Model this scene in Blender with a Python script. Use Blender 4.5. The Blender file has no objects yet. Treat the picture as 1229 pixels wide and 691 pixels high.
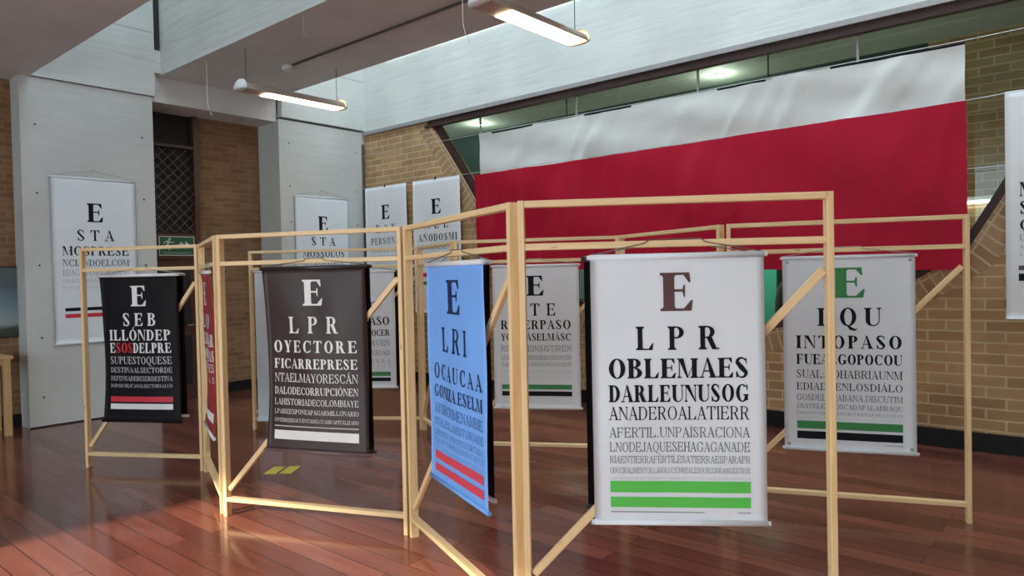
import bpy, math, random
from mathutils import Vector, Matrix
random.seed(7)
PI = math.pi
S = bpy.context.scene
COL = S.collection

# ------------------------------------------------------------------ camera
cd = bpy.data.cameras.new('camera'); cam = bpy.data.objects.new('camera', cd); COL.objects.link(cam)
FPX, PITCH, ROLL, YAW, HCAM = 852.578, -0.018828, -0.021484, 0.706378, 1.6746
F0 = Vector((-math.sin(YAW), math.cos(YAW), 0)); R0 = Vector((math.cos(YAW), math.sin(YAW), 0)); U0 = Vector((0, 0, 1))
Fw = F0*math.cos(PITCH)+U0*math.sin(PITCH); Uw = U0*math.cos(PITCH)-F0*math.sin(PITCH)
Rt = R0*math.cos(ROLL)+Uw*math.sin(ROLL); Up = Uw*math.cos(ROLL)-R0*math.sin(ROLL)
cam.matrix_world = Matrix(((Rt.x, Up.x, -Fw.x, 0), (Rt.y, Up.y, -Fw.y, 0), (Rt.z, Up.z, -Fw.z, HCAM), (0, 0, 0, 1)))
cd.sensor_width = 36; cd.lens = FPX/1229*36; cd.clip_start = .05
S.camera = cam

# ------------------------------------------------------------------ light
w = bpy.data.worlds.new('overcast_sky'); S.world = w; w.use_nodes = True
bg = w.node_tree.nodes['Background']; bg.inputs[0].default_value = (0.73, 0.88, 1.0, 1); bg.inputs[1].default_value = 2.3
sd = bpy.data.lights.new('sun', 'SUN'); sun = bpy.data.objects.new('sun', sd); COL.objects.link(sun)
sd.energy = 5.0; sd.angle = math.radians(1.6); sd.color = (1, .9, .74)
sun.rotation_euler = Vector((.117, .99, -.46)).to_track_quat('-Z', 'Y').to_euler()
sun.location = (-6, -8, 5)
S.view_settings.view_transform = 'Standard'; S.view_settings.look = 'None'
S.view_settings.gamma = 1; S.view_settings.use_curve_mapping = False
S.view_settings.exposure = 1.02

# ------------------------------------------------------------------ materials
def nm(name):
    m = bpy.data.materials.new(name); m.use_nodes = True
    nt = m.node_tree; return m, nt, nt.nodes, nt.links, nt.nodes['Principled BSDF']
def ramp(N, stops):
    r = N.new('ShaderNodeValToRGB'); e = r.color_ramp.elements
    while len(e) < len(stops): e.new(.5)
    for i, (p, c) in enumerate(stops): e[i].position = p; e[i].color = (*c, 1)
    return r
def plain(name, col, rough=.5, metal=0., var=.06, scale=6, spec=.5):
    m, nt, N, L, b = nm(name)
    tc = N.new('ShaderNodeTexCoord'); n = N.new('ShaderNodeTexNoise'); n.inputs['Scale'].default_value = scale; n.inputs['Detail'].default_value = 4
    L.new(tc.outputs['Object'], n.inputs['Vector'])
    r = ramp(N, [(.3, tuple(c*(1-var) for c in col)), (.7, tuple(min(1, c*(1+var)) for c in col))])
    L.new(n.outputs['Fac'], r.inputs[0]); L.new(r.outputs[0], b.inputs['Base Color'])
    b.inputs['Roughness'].default_value = rough; b.inputs['Metallic'].default_value = metal
    b.inputs['Specular IOR Level'].default_value = spec
    return m
def emis(name, col, st):
    m, nt, N, L, b = nm(name)
    b.inputs['Base Color'].default_value = (*col, 1); b.inputs['Emission Color'].default_value = (*col, 1); b.inputs['Emission Strength'].default_value = st
    return m
def wood(name, a, bcol, rough=.5):
    m, nt, N, L, b = nm(name)
    uv = N.new('ShaderNodeUVMap'); mp = N.new('ShaderNodeMapping'); mp.inputs['Scale'].default_value = (1.6, 34, 1)
    n = N.new('ShaderNodeTexNoise'); n.inputs['Scale'].default_value = 1.6; n.inputs['Detail'].default_value = 5; n.inputs['Distortion'].default_value = .6
    L.new(uv.outputs[0], mp.inputs[0]); L.new(mp.outputs[0], n.inputs['Vector'])
    r = ramp(N, [(.3, a), (.68, bcol)]); L.new(n.outputs['Fac'], r.inputs[0])
    # scattered knots
    mp2 = N.new('ShaderNodeMapping'); mp2.inputs['Scale'].default_value = (2.2, 9, 1); L.new(uv.outputs[0], mp2.inputs[0])
    v = N.new('ShaderNodeTexVoronoi'); v.inputs['Scale'].default_value = 1.5; L.new(mp2.outputs[0], v.inputs['Vector'])
    r2 = ramp(N, [(.04, (.45, .33, .22)), (.1, (1, 1, 1))]); L.new(v.outputs['Distance'], r2.inputs[0])
    mx = N.new('ShaderNodeMixRGB'); mx.blend_type = 'MULTIPLY'; mx.inputs[0].default_value = .8
    L.new(r.outputs[0], mx.inputs[1]); L.new(r2.outputs[0], mx.inputs[2]); L.new(mx.outputs[0], b.inputs['Base Color'])
    b.inputs['Roughness'].default_value = rough
    return m
def bricks(name, c1, c2, mortar, bw=.30, bh=.098, ms=.010, offset=.5):
    m, nt, N, L, b = nm(name)
    uv = N.new('ShaderNodeUVMap'); t = N.new('ShaderNodeTexBrick')
    t.inputs['Scale'].default_value = 1; t.inputs['Brick Width'].default_value = bw; t.inputs['Row Height'].default_value = bh
    t.inputs['Mortar Size'].default_value = ms; t.inputs['Mortar Smooth'].default_value = .3; t.offset = offset
    t.inputs['Color1'].default_value = (*c1, 1); t.inputs['Color2'].default_value = (*c2, 1); t.inputs['Mortar'].default_value = (*mortar, 1)
    n = N.new('ShaderNodeTexNoise'); n.inputs['Scale'].default_value = 2.2; n.inputs['Detail'].default_value = 6
    L.new(uv.outputs[0], t.inputs['Vector']); L.new(uv.outputs[0], n.inputs['Vector'])
    r = ramp(N, [(.25, (.72, .70, .68)), (.75, (1.12, 1.1, 1.06))]); L.new(n.outputs['Fac'], r.inputs[0])
    mx = N.new('ShaderNodeMixRGB'); mx.blend_type = 'MULTIPLY'; mx.inputs[0].default_value = 1
    L.new(t.outputs['Color'], mx.inputs[1]); L.new(r.outputs[0], mx.inputs[2]); L.new(mx.outputs[0], b.inputs['Base Color'])
    bp = N.new('ShaderNodeBump'); bp.invert = True; bp.inputs['Strength'].default_value = .5; bp.inputs['Distance'].default_value = .01
    L.new(t.outputs['Fac'], bp.inputs['Height']); L.new(bp.outputs[0], b.inputs['Normal'])
    b.inputs['Roughness'].default_value = .85
    return m
def concrete(name, col, board=True):
    m, nt, N, L, b = nm(name)
    tc = N.new('ShaderNodeTexCoord'); n = N.new('ShaderNodeTexNoise'); n.inputs['Scale'].default_value = 1.3; n.inputs['Detail'].default_value = 7
    L.new(tc.outputs['Object'], n.inputs['Vector'])
    r = ramp(N, [(.3, tuple(c*.90 for c in col)), (.7, tuple(c*1.05 for c in col))]); L.new(n.outputs['Fac'], r.inputs[0])
    mp = N.new('ShaderNodeMapping'); mp.inputs['Scale'].default_value = (.7, .7, 9); L.new(tc.outputs['Object'], mp.inputs[0])
    n2 = N.new('ShaderNodeTexNoise'); n2.inputs['Scale'].default_value = 1.5; n2.inputs['Detail'].default_value = 3; L.new(mp.outputs[0], n2.inputs['Vector'])
    r2 = ramp(N, [(.30, (.90, .90, .89)), (.42, (1, 1, 1))]); L.new(n2.outputs['Fac'], r2.inputs[0])
    mx = N.new('ShaderNodeMixRGB'); mx.blend_type = 'MULTIPLY'; mx.inputs[0].default_value = 1 if board else 0
    L.new(r.outputs[0], mx.inputs[1]); L.new(r2.outputs[0], mx.inputs[2]); L.new(mx.outputs[0], b.inputs['Base Color'])
    bp = N.new('ShaderNodeBump'); bp.inputs['Strength'].default_value = .25; bp.inputs['Distance'].default_value = .02
    L.new(n2.outputs['Fac'], bp.inputs['Height']); L.new(bp.outputs[0], b.inputs['Normal'])
    b.inputs['Roughness'].default_value = .8
    return m
def floor_mat():
    m, nt, N, L, b = nm('polished_red_plank_floor')
    uv = N.new('ShaderNodeUVMap'); t = N.new('ShaderNodeTexBrick')
    t.inputs['Scale'].default_value = 1; t.inputs['Brick Width'].default_value = 2.3; t.inputs['Row Height'].default_value = .15
    t.inputs['Mortar Size'].default_value = .0035; t.inputs['Mortar Smooth'].default_value = .1; t.offset = .37; t.offset_frequency = 2
    t.inputs['Color1'].default_value = (.12, .036, .026, 1); t.inputs['Color2'].default_value = (.25, .082, .054, 1); t.inputs['Mortar'].default_value = (.06, .022, .016, 1)
    L.new(uv.outputs[0], t.inputs['Vector'])
    mp = N.new('ShaderNodeMapping'); mp.inputs['Scale'].default_value = (.6, 9, 1); L.new(uv.outputs[0], mp.inputs[0])
    n = N.new('ShaderNodeTexNoise'); n.inputs['Scale'].default_value = 1.8; n.inputs['Detail'].default_value = 5; L.new(mp.outputs[0], n.inputs['Vector'])
    r = ramp(N, [(.3, (.84, .83, .83)), (.7, (1.1, 1.1, 1.1))]); L.new(n.outputs['Fac'], r.inputs[0])
    mx = N.new('ShaderNodeMixRGB'); mx.blend_type = 'MULTIPLY'; mx.inputs[0].default_value = 1
    L.new(t.outputs['Color'], mx.inputs[1]); L.new(r.outputs[0], mx.inputs[2]); L.new(mx.outputs[0], b.inputs['Base Color'])
    r3 = ramp(N, [(.3, (.11, .11, .11)), (.7, (.17, .17, .17))]); L.new(n.outputs['Fac'], r3.inputs[0]); L.new(r3.outputs[0], b.inputs['Roughness'])
    bp = N.new('ShaderNodeBump'); bp.invert = True; bp.inputs['Strength'].default_value = .2; bp.inputs['Distance'].default_value = .002
    L.new(t.outputs['Fac'], bp.inputs['Height']); L.new(bp.outputs[0], b.inputs['Normal'])
    return m
def glass_mat(name, tint, gl=.04):
    m, nt, N, L, b = nm(name)
    N.remove(b); o = N['Material Output']
    tr = N.new('ShaderNodeBsdfTransparent'); tr.inputs[0].default_value = (*tint, 1)
    g = N.new('ShaderNodeBsdfGlossy'); g.inputs['Roughness'].default_value = .01; g.inputs[0].default_value = (.85, .95, .92, 1)
    f = N.new('ShaderNodeFresnel'); f.inputs[0].default_value = 1.5
    mx = N.new('ShaderNodeMixShader'); L.new(f.outputs[0], mx.inputs[0]); L.new(tr.outputs[0], mx.inputs[1]); L.new(g.outputs[0], mx.inputs[2]); L.new(mx.outputs[0], o.inputs[0])
    return m
def fabric(name, col, rough=.6, var=.03, spec=.3):
    return plain(name, col, rough, 0, var, 3, spec)
def painting():
    m, nt, N, L, b = nm('landscape_picture')
    tc = N.new('ShaderNodeTexCoord'); sp = N.new('ShaderNodeSeparateXYZ'); L.new(tc.outputs['Generated'], sp.inputs[0])
    n = N.new('ShaderNodeTexNoise'); n.inputs['Scale'].default_value = 5; n.inputs['Detail'].default_value = 8; L.new(tc.outputs['Generated'], n.inputs['Vector'])
    a = N.new('ShaderNodeMath'); a.operation = 'MULTIPLY_ADD'; a.inputs[1].default_value = .45; L.new(n.outputs['Fac'], a.inputs[0]); L.new(sp.outputs[2], a.inputs[2])
    r = ramp(N, [(.30, (.05, .06, .04)), (.45, (.30, .36, .36)), (.75, (.16, .24, .28)), (1.0, (.10, .13, .14))]); L.new(a.outputs[0], r.inputs[0]); L.new(r.outputs[0], b.inputs['Base Color'])
    b.inputs['Roughness'].default_value = .4
    return m

M = {}
M['pine'] = wood('light_pine', (.88, .66, .36), (.78, .52, .25), .5)
M['tablewood'] = wood('table_pine', (.62, .40, .19), (.48, .28, .11), .45)
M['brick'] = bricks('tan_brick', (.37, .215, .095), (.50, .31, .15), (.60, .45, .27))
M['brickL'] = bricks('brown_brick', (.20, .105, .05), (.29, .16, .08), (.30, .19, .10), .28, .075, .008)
M['soldier'] = bricks('soldier_brick', (.34, .20, .10), (.46, .29, .15), (.56, .43, .27), .095, .40, .010, 0)
M['conc'] = concrete('board_formed_concrete', (.60, .605, .57))
M['concP'] = concrete('smooth_concrete', (.56, .56, .52), False)
M['soffit'] = concrete('soffit_concrete', (.66, .635, .60), False)
M['floor'] = floor_mat()
M['black'] = plain('black_skirting', (.012, .010, .010), .5, spec=.2)
M['frame'] = plain('dark_red_brown_steel', (.040, .017, .014), .55, spec=.3)
M['greytrim'] = plain('grey_aluminium', (.33, .31, .30), .45, .3)
M['darkdoor'] = plain('dark_varnished_door', (.09, .035, .025), .35)
M['darkgap'] = plain('unlit_transom', (.012, .011, .011), .6)
M['grille'] = plain('grille_iron', (.13, .10, .085), .5, .4)
M['glass'] = glass_mat('green_tinted_glass', (.52, .64, .58))
M['dimglass'] = glass_mat('skylight_dimming_glass', (.74, .77, .79))  # tint only cuts down the skylight; its panes are added out of view
M['green'] = plain('exit_sign_green', (.02, .13, .055), .4)
M['signwhite'] = plain('exit_sign_white', (.62, .68, .62), .4)
M['white'] = fabric('white_vinyl', (.75, .79, .81), .42)
M['offwhite'] = fabric('offwhite_vinyl', (.78, .775, .77), .5)
M['blackcloth'] = fabric('black_vinyl', (.010, .008, .009), .5, .1, .12)
M['brown'] = fabric('dark_brown_vinyl', (.046, .026, .021), .36, .12, .25)
M['blue'] = fabric('sky_blue_vinyl', (.20, .44, .92), .42)
M['redcloth'] = fabric('red_vinyl', (.28, .035, .032), .5)
M['ink'] = plain('black_ink', (.012, .012, .015), .6, spec=.1)
M['inkgrey'] = plain('grey_ink', (.10, .105, .12), .6, spec=.1)
M['inklight'] = plain('pale_grey_ink', (.32, .33, .35), .6, spec=.1)
M['inkwhite'] = plain('white_ink', (.80, .78, .74), .5)
M['inkpale'] = plain('pale_ink_on_black', (.50, .48, .46), .5)
M['inkblue'] = plain('navy_ink', (.02, .035, .10), .6, spec=.1)
M['inkmid'] = plain('blue_grey_ink', (.07, .16, .36), .6, spec=.1)
M['inkbrown'] = plain('brown_ink', (.12, .065, .06), .6, spec=.1)
M['ired'] = plain('red_ink', (.62, .025, .045), .5)
M['icoral'] = plain('coral_ink', (.72, .07, .11), .5)
M['igreen'] = plain('dark_green_ink', (.03, .24, .055), .5)
M['ilime'] = plain('bright_green_ink', (.10, .56, .08), .5)
M['rodwhite'] = plain('white_rod', (.78, .78, .78), .35)
M['roddark'] = plain('dark_rod', (.03, .025, .025), .35)
M['rodbrown'] = plain('brown_rod_sleeve', (.16, .10, .095), .35)
M['cordg'] = plain('grey_cord', (.35, .32, .28), .8)
M['cordd'] = plain('brown_cord', (.17, .10, .09), .8)
M['wire'] = plain('steel_wire', (.55, .57, .57), .35, .6)
M['flagwhite'] = fabric('white_satin', (.60, .59, .545), .5, .05)
M['flagred'] = fabric('crimson_satin', (.42, .008, .030), .55, .06, .12)
M['plastic'] = plain('white_plastic', (.72, .72, .70), .35)
M['lampbody'] = plain('lamp_housing_grey', (.50, .42, .36), .4)
M['tube'] = emis('lamp_diffuser', (1, .80, .52), 3.2)
M['down'] = emis('downlight_lens', (1, .97, .9), 12)
M['tape'] = plain('yellow_tape', (.62, .50, .05), .5)
M['teal'] = fabric('teal_board', (.10, .72, .55), .5)
M['tealblue'] = fabric('blue_grey_board', (.10, .24, .28), .5)
M['backceil'] = plain('green_grey_plaster', (.30, .34, .29), .8)
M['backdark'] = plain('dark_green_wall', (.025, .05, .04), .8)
M['picture'] = painting()
M['conduit'] = plain('dark_conduit', (.10, .085, .075), .5)
M['curtain'] = fabric('charcoal_cloth', (.03, .035, .035), .8)

# ------------------------------------------------------------------ mesh helper
class MB:
    def __init__(s): s.v = []; s.f = []; s.mi = []; s.uv = []; s.mats = []; s.sm = []
    def slot(s, m):
        if m not in s.mats: s.mats.append(m)
        return s.mats.index(m)
    def face(s, pts, m, uvs=None, smooth=False):
        b = len(s.v); s.v += [tuple(p) for p in pts]; s.f.append(tuple(range(b, b+len(pts)))); s.mi.append(s.slot(m))
        s.uv.append(uvs or [(p[0]+p[1], p[2]) for p in pts]); s.sm.append(smooth)
    def box(s, x0, x1, y0, y1, z0, z1, m):
        c = [(x0, y0, z0), (x1, y0, z0), (x1, y1, z0), (x0, y1, z0), (x0, y0, z1), (x1, y0, z1), (x1, y1, z1), (x0, y1, z1)]
        for q, ax in (((0, 1, 5, 4), 'xz'), ((2, 3, 7, 6), 'xz'), ((1, 2, 6, 5), 'yz'), ((3, 0, 4, 7), 'yz'), ((4, 5, 6, 7), 'xy'), ((3, 2, 1, 0), 'xy')):
            P = [c[i] for i in q]; I = {'x': 0, 'y': 1, 'z': 2}
            s.face(P, m, [(p[I[ax[0]]], p[I[ax[1]]]) for p in P])
    def bar(s, a, b, wd, th, m, side=None, bev=.003):
        """timber bar from a to b; wd along 'side', th along the other axis; chamfered edges, grain UV along the length"""
        a = Vector(a); b = Vector(b); d = (b-a); Ln = d.length; d.normalize()
        u = Vector(side) if side else Vector((0, 0, 1)); u = (u-d*u.dot(d)).normalized(); v = d.cross(u)
        hw, ht = wd/2, th/2
        prof = [(-hw+bev, -ht), (hw-bev, -ht), (hw, -ht+bev), (hw, ht-bev), (hw-bev, ht), (-hw+bev, ht), (-hw, ht-bev), (-hw, -ht+bev)]
        o = random.random()*20; o2 = random.random()*20
        n = len(prof); per = 0
        for i in range(n):
            p, q = prof[i], prof[(i+1) % n]; l = math.hypot(q[0]-p[0], q[1]-p[1])
            P = [a+u*p[0]+v*p[1], a+u*q[0]+v*q[1], b+u*q[0]+v*q[1], b+u*p[0]+v*p[1]]
            s.face(P, m, [(o, o2+per), (o, o2+per+l), (o+Ln, o2+per+l), (o+Ln, o2+per)]); per += l
        for e, rev in ((a, 1), (b, 0)):
            P = [e+u*p[0]+v*p[1] for p in prof]
            if rev: P = P[::-1]
            s.face(P, m, [(o+.02*k, o2) for k in range(n)])
    def tube(s, pts, r, m, seg=8, caps=True, smooth=True):
        pts = [Vector(p) for p in pts]; rings = []
        for i, p in enumerate(pts):
            d = (pts[min(i+1, len(pts)-1)]-pts[max(i-1, 0)]).normalized()
            u = d.cross(Vector((0, 0, 1)))
            if u.length < 1e-3: u = d.cross(Vector((1, 0, 0)))
            u.normalize(); v = d.cross(u)
            rr = r[i] if isinstance(r, (list, tuple)) else r
            rings.append([p+u*rr*math.cos(2*PI*k/seg)+v*rr*math.sin(2*PI*k/seg) for k in range(seg)])
        for i in range(len(rings)-1):
            for k in range(seg):
                s.face([rings[i][k], rings[i][(k+1) % seg], rings[i+1][(k+1) % seg], rings[i+1][k]], m, None, smooth)
        if caps: s.face(rings[0][::-1], m); s.face(rings[-1], m)
    def build(s, name, parent=None, weld=True):
        me = bpy.data.meshes.new(name); me.from_pydata(s.v, [], s.f)
        for m in s.mats: me.materials.append(m)
        ul = me.uv_layers.new(name='UVMap'); k = 0
        for poly, uvs in zip(me.polygons, s.uv):
            poly.material_index = s.mi[poly.index]; poly.use_smooth = s.sm[poly.index]
            for j, li in enumerate(poly.loop_indices): ul.data[li].uv = uvs[j]
        if weld:
            import bmesh
            bm = bmesh.new(); bm.from_mesh(me); bmesh.ops.remove_doubles(bm, verts=bm.verts, dist=1e-5); bm.to_mesh(me); bm.free()
        me.update()
        o = bpy.data.objects.new(name, me); COL.objects.link(o)
        if parent: o.parent = parent
        return o
def empty(name, loc, rz=0):
    o = bpy.data.objects.new(name, None); COL.objects.link(o); o.location = loc; o.rotation_euler = (0, 0, rz); o.empty_display_size = .1
    return o
def tag(o, label, cat, group=None):
    o['label'] = label; o['category'] = cat
    if group: o['group'] = group
    return o
def struct(mb, name):
    o = mb.build(name); o['kind'] = 'structure'; return o

# ------------------------------------------------------------------ the room
XL, YF, ZC = -9.62, 7.53, 4.10      # left pillar face, flag wall face, bottom of the concrete band
XR, YB = 4.6, -5.6                  # far right wall, back facade behind the viewer
XB2 = -9.94
XB = -10.2                          # brick plane of the left recesses

b = MB()
b.face([(-10.6, YB-.3, 0), (XR+.3, YB-.3, 0), (XR+.3, YF+.1, 0), (-10.6, YF+.1, 0)], M['floor'], [(-10.6, YB-.3), (XR+.3, YB-.3), (XR+.3, YF+.1), (-10.6, YF+.1)])
struct(b, 'floor')

# flag wall with its big sloping-sided, round-bottomed window
OUT = [(-8.02, 4.03), (-7.4, 3.2), (-6.91, 2.5), (-6.4, 1.95), (-5.85, 1.52), (-5.22, 1.2), (-4.5, 1.0), (-3.8, .93), (-3.25, .95), (-2.7, 1.06), (-1.9, 1.34), (-1.4, 1.57), (-1.02, 1.82), (-.74, 2.3), (-.35, 2.98), (.26, 4.03)]
b = MB(); mb_ = M['brick']; x0w, x1w = -10.3, XR+.3; yb = YF+.28
def wq(x0, z0a, z1a, x1, z0b, z1b):
    P = [(x0, YF, z0a), (x1, YF, z0b), (x1, YF, z1b), (x0, YF, z1a)]
    b.face(P, mb_, [(p[0], p[2]) for p in P])
    P2 = [(p[0], yb, p[2]) for p in P][::-1]; b.face(P2, mb_, [(p[0], p[2]) for p in P2])
wq(x0w, 0, ZC, OUT[0][0], 0, ZC); wq(OUT[-1][0], 0, ZC, x1w, 0, ZC)
for (xa, za), (xc, zc) in zip(OUT[:-1], OUT[1:]):
    wq(xa, 0, za, xc, 0, zc)
    P = [(xa, YF, za), (xc, YF, zc), (xc, yb, zc), (xa, yb, za)]; b.face(P, mb_, [(p[0], p[1]) for p in P])
struct(b, 'wall_front')
# soldier course around the opening
b = MB(); acc = 0
nrm = []
for i in range(len(OUT)):
    a = Vector(OUT[max(i-1, 0)]); c = Vector(OUT[min(i+1, len(OUT)-1)]); d = (c-a).normalized(); nrm.append(Vector((d.y, -d.x)))
for i in range(len(OUT)-1):
    a, c = Vector(OUT[i]), Vector(OUT[i+1]); l = (c-a).length; o1 = a+nrm[i]*.24; o2 = c+nrm[i+1]*.24
    if i == 0: o1 = Vector((a.x-.24*1.25, a.y))
    if i == len(OUT)-2: o2 = Vector((c.x+.24*1.25, c.y))
    y = YF-.006
    b.face([(o1.x, y, o1.y), (o2.x, y, o2.y), (c.x, y, c.y), (a.x, y, a.y)], M['soldier'], [(acc, .2), (acc+l, .2), (acc+l, .44), (acc, .44)])
    b.face([(o1.x, YF, o1.y), (o2.x, YF, o2.y), (o2.x, y, o2.y), (o1.x, y, o1.y)], M['soldier'], [(acc, .2), (acc+l, .2), (acc+l, .21), (acc, .21)])
    acc += l
struct(b, 'trim_3')
# window: frame bars, transom rail, glass
win = empty('window_1', (-3.8, YF+.1, .93)); win['kind'] = 'structure'
def loc(p): return (p[0]+3.8, p[1]-YF-.1, p[2]-.93)
b = MB()
for i in range(len(OUT)-1):
    a, c = Vector(OUT[i]), Vector(OUT[i+1]); ia, ic = a-nrm[i]*.075, c-nrm[i+1]*.075
    for ya in (YF+.03, YF+.13):
        P = [(a.x, ya, a.y), (c.x, ya, c.y), (ic.x, ya, ic.y), (ia.x, ya, ia.y)]; b.face([loc(p) for p in P], M['frame'])
    P = [(ia.x, YF+.03, ia.y), (ic.x, YF+.03, ic.y), (ic.x, YF+.13, ic.y), (ia.x, YF+.13, ia.y)]; b.face([loc(p) for p in P], M['frame'])
b.build('frame', win)
b = MB()
for x in (-7.05, -5.35, -3.65, -1.95, -.4):
    zb = next(za+(zc-za)*(x-xa)/(xc-xa) for (xa, za), (xc, zc) in zip(OUT[:-1], OUT[1:]) if xa <= x <= xc)
    q0 = loc((x-.012, YF+.095, zb)); q1 = loc((x+.012, YF+.115, 4.0)); b.box(q0[0], q1[0], q0[1], q1[1], q0[2], q1[2], M['greytrim'])
b.build('mullion', win)
b = MB()
for (xa, za), (xc, zc) in zip(OUT[:-1], OUT[1:]):
    P = [(xa, YF+.105, za), (xc, YF+.105, zc), (xc, YF+.105, 4.03), (xa, YF+.105, 4.03)]; b.face([loc(p) for p in P], M['glass'])
b.build('glass', win)
b = MB()
b.box(-9.6, XR, YF-.05, YF+.02, 4.045, 4.10, M['greytrim'])
struct(b, 'trim_1')
b = MB()
b.box(-8.1, XR, YF-.03, YF+.05, 3.95, 3.985, M['frame']); b.box(-8.05, XR, YF-.015, YF+.05, 3.985, 4.045, M['frame'])
struct(b, 'trim_2')
b = MB(); b.box(-10.3, XR+.3, YF-.001, YF+.35, ZC, 7.6, M['conc']); struct(b, 'wall_upper')
b = MB(); b.box(-9.62, XR, YF-.025, YF, 0, .17, M['black']); struct(b, 'baseboard_front')

# hall behind the glass
b = MB()
b.face([(-13, YF+.28, 0), (6, YF+.28, 0), (6, 12.2, 0), (-13, 12.2, 0)], M['floor'], [(-13, 8), (6, 8), (6, 12), (-13, 12)])
struct(b, 'floor_hall')
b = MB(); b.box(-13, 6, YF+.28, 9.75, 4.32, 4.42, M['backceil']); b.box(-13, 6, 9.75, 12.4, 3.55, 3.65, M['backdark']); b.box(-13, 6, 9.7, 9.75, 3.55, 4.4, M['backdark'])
struct(b, 'ceiling_hall')
b = MB(); P = [(-2.2, 9.9, 0), (6, 9.9, 0), (6, 9.9, 3.6), (-2.2, 9.9, 3.6)]; b.face(P, M['brick'], [(p[0], p[2]) for p in P]); P = [(-1.7, 9.69, 3.4), (6, 9.69, 3.4), (6, 9.69, 4.32), (-1.7, 9.69, 4.32)]; b.face(P, M['brick'], [(p[0], p[2]) for p in P]); struct(b, 'wall_hall')
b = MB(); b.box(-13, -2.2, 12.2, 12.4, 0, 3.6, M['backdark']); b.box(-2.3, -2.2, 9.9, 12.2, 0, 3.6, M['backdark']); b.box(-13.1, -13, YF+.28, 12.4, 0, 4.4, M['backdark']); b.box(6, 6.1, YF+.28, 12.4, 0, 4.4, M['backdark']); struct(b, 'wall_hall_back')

# left wall: two concrete pillars, brick recesses, lintel, upper concrete
b = MB(); b.box(XB-.1, XL, 2.60, 4.09, 0, ZC, M['concP'])
for yy in (2.75, 3.95):
    for zz in (.35, 1.05, 1.9, 2.75, 3.55): b.tube([(XL-.01, yy, zz), (XL+.002, yy, zz)], .012, M['darkgap'], 8)
struct(b, 'wall_pillar')
b = MB(); b.box(XB-.1, XL, 5.93, YF, 0, ZC, M['concP'])
for yy in (6.1, 7.35):
    for zz in (1.05, 2.55, 3.1, 3.75): b.tube([(XL-.01, yy, zz), (XL+.002, yy, zz)], .012, M['darkgap'], 8)
struct(b, 'wall_pillar_corner')
b = MB(); b.box(XB-.1, XL+.035, 2.60, 4.12, ZC+.01, 7.6, M['conc']); struct(b, 'wall_left_upper')
b = MB(); b.box(XB-.1, XL+.035, 5.97, YF, ZC+.03, 7.6, M['conc']); struct(b, 'wall_corner_upper')
b = MB(); b.box(XB-.1, XL-.06, 4.09, 5.93, 4.06, 4.42, M['soffit']); struct(b, 'wall_lintel')
b = MB()
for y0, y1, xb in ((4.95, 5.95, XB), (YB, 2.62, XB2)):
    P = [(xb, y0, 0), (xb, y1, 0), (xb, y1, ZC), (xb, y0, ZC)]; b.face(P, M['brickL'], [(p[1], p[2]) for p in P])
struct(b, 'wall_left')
b = MB(); b.box(XB, XB+.02, 4.98, 5.93, 0, .15, M['black']); b.box(XB2, XB2+.02, YB, 2.6, 0, .15, M['black']); struct(b, 'baseboard_left')
b = MB(); b.box(XL-.001, XL+.012, 2.60, 4.09, 0, .015, M['black']); b.box(XL-.001, XL+.012, 5.93, YF, 0, .03, M['black']); struct(b, 'baseboard_pillars')
b = MB(); b.box(XL-.0, XL+.03, YF-.06, YF-.025, .17, 3.9, M['conduit'])
struct(b, 'trim_4')

# ceiling: near slab, second beam-slab, skylight gaps between them
b = MB(); b.box(-10.4, XR+.3, YB-.3, 2.70, ZC, 4.55, M['soffit']); b.box(-10.4, XR+.3, 2.45, 2.70, 4.55, 7.3, M['conc']); struct(b, 'ceiling')  # upright wall on the slab edge is unseen, added to block the sun
b = MB()
P = [(-10.3, 4.2, 4.4), (XR+.3, 4.2, 4.4), (XR+.3, 5.88, 4.4), (-10.3, 5.88, 4.4)]
b.face(P[::-1], M['soffit'])
b.box(XL-.1, XR+.3, 4.2, 4.45, 4.401, 6.6, M['conc']); b.box(-10.3, XR+.3, 4.45, 5.88, 4.401, 4.9, M['conc'])
struct(b, 'ceiling_beam')
b = MB(); b.box(-10.4, XL+.03, 4.12, 5.97, 4.42, 7.6, M['conc']); struct(b, 'wall_left_beam_end')
b = MB()
for ya, yc in ((2.6, 4.3), (4.3, YF+.3)): b.face([(-10.3, yc, 7.3), (XR+.3, yc, 7.3), (XR+.3, ya, 7.3), (-10.3, ya, 7.3)], M['dimglass'])
struct(b, 'skylight_dimming_pane')  # unseen panes added over both gaps to dim the skylight
# unseen sides behind and right of the viewer, added to block light, with openings shaped for the sun patch
b = MB(); b.box(-10.4, -6.3, YB-.2, YB, 0, ZC, M['concP']); b.box(2.6, XR, YB-.2, YB, 0, ZC, M['concP']); struct(b, 'wall_back_light_block')
b = MB(); P = [(XR, YB, 0), (XR, YF, 0), (XR, YF, 6.6), (XR, YB, 6.6)]; b.face(P, M['brick'], [(p[1], p[2]) for p in P]); struct(b, 'wall_right_light_block')

b = MB(); b.box(XL+.03, XL+.037, 4.125, 4.195, 4.72, 7.3, M['darkgap']); b.box(XL+.03, XL+.0365, 2.72, 4.10, 4.93, 4.938, M['greytrim']); b.box(XL+.03, XL+.0365, 5.99, YF-.03, 4.93, 4.938, M['greytrim']); struct(b, 'trim_5')

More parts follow.
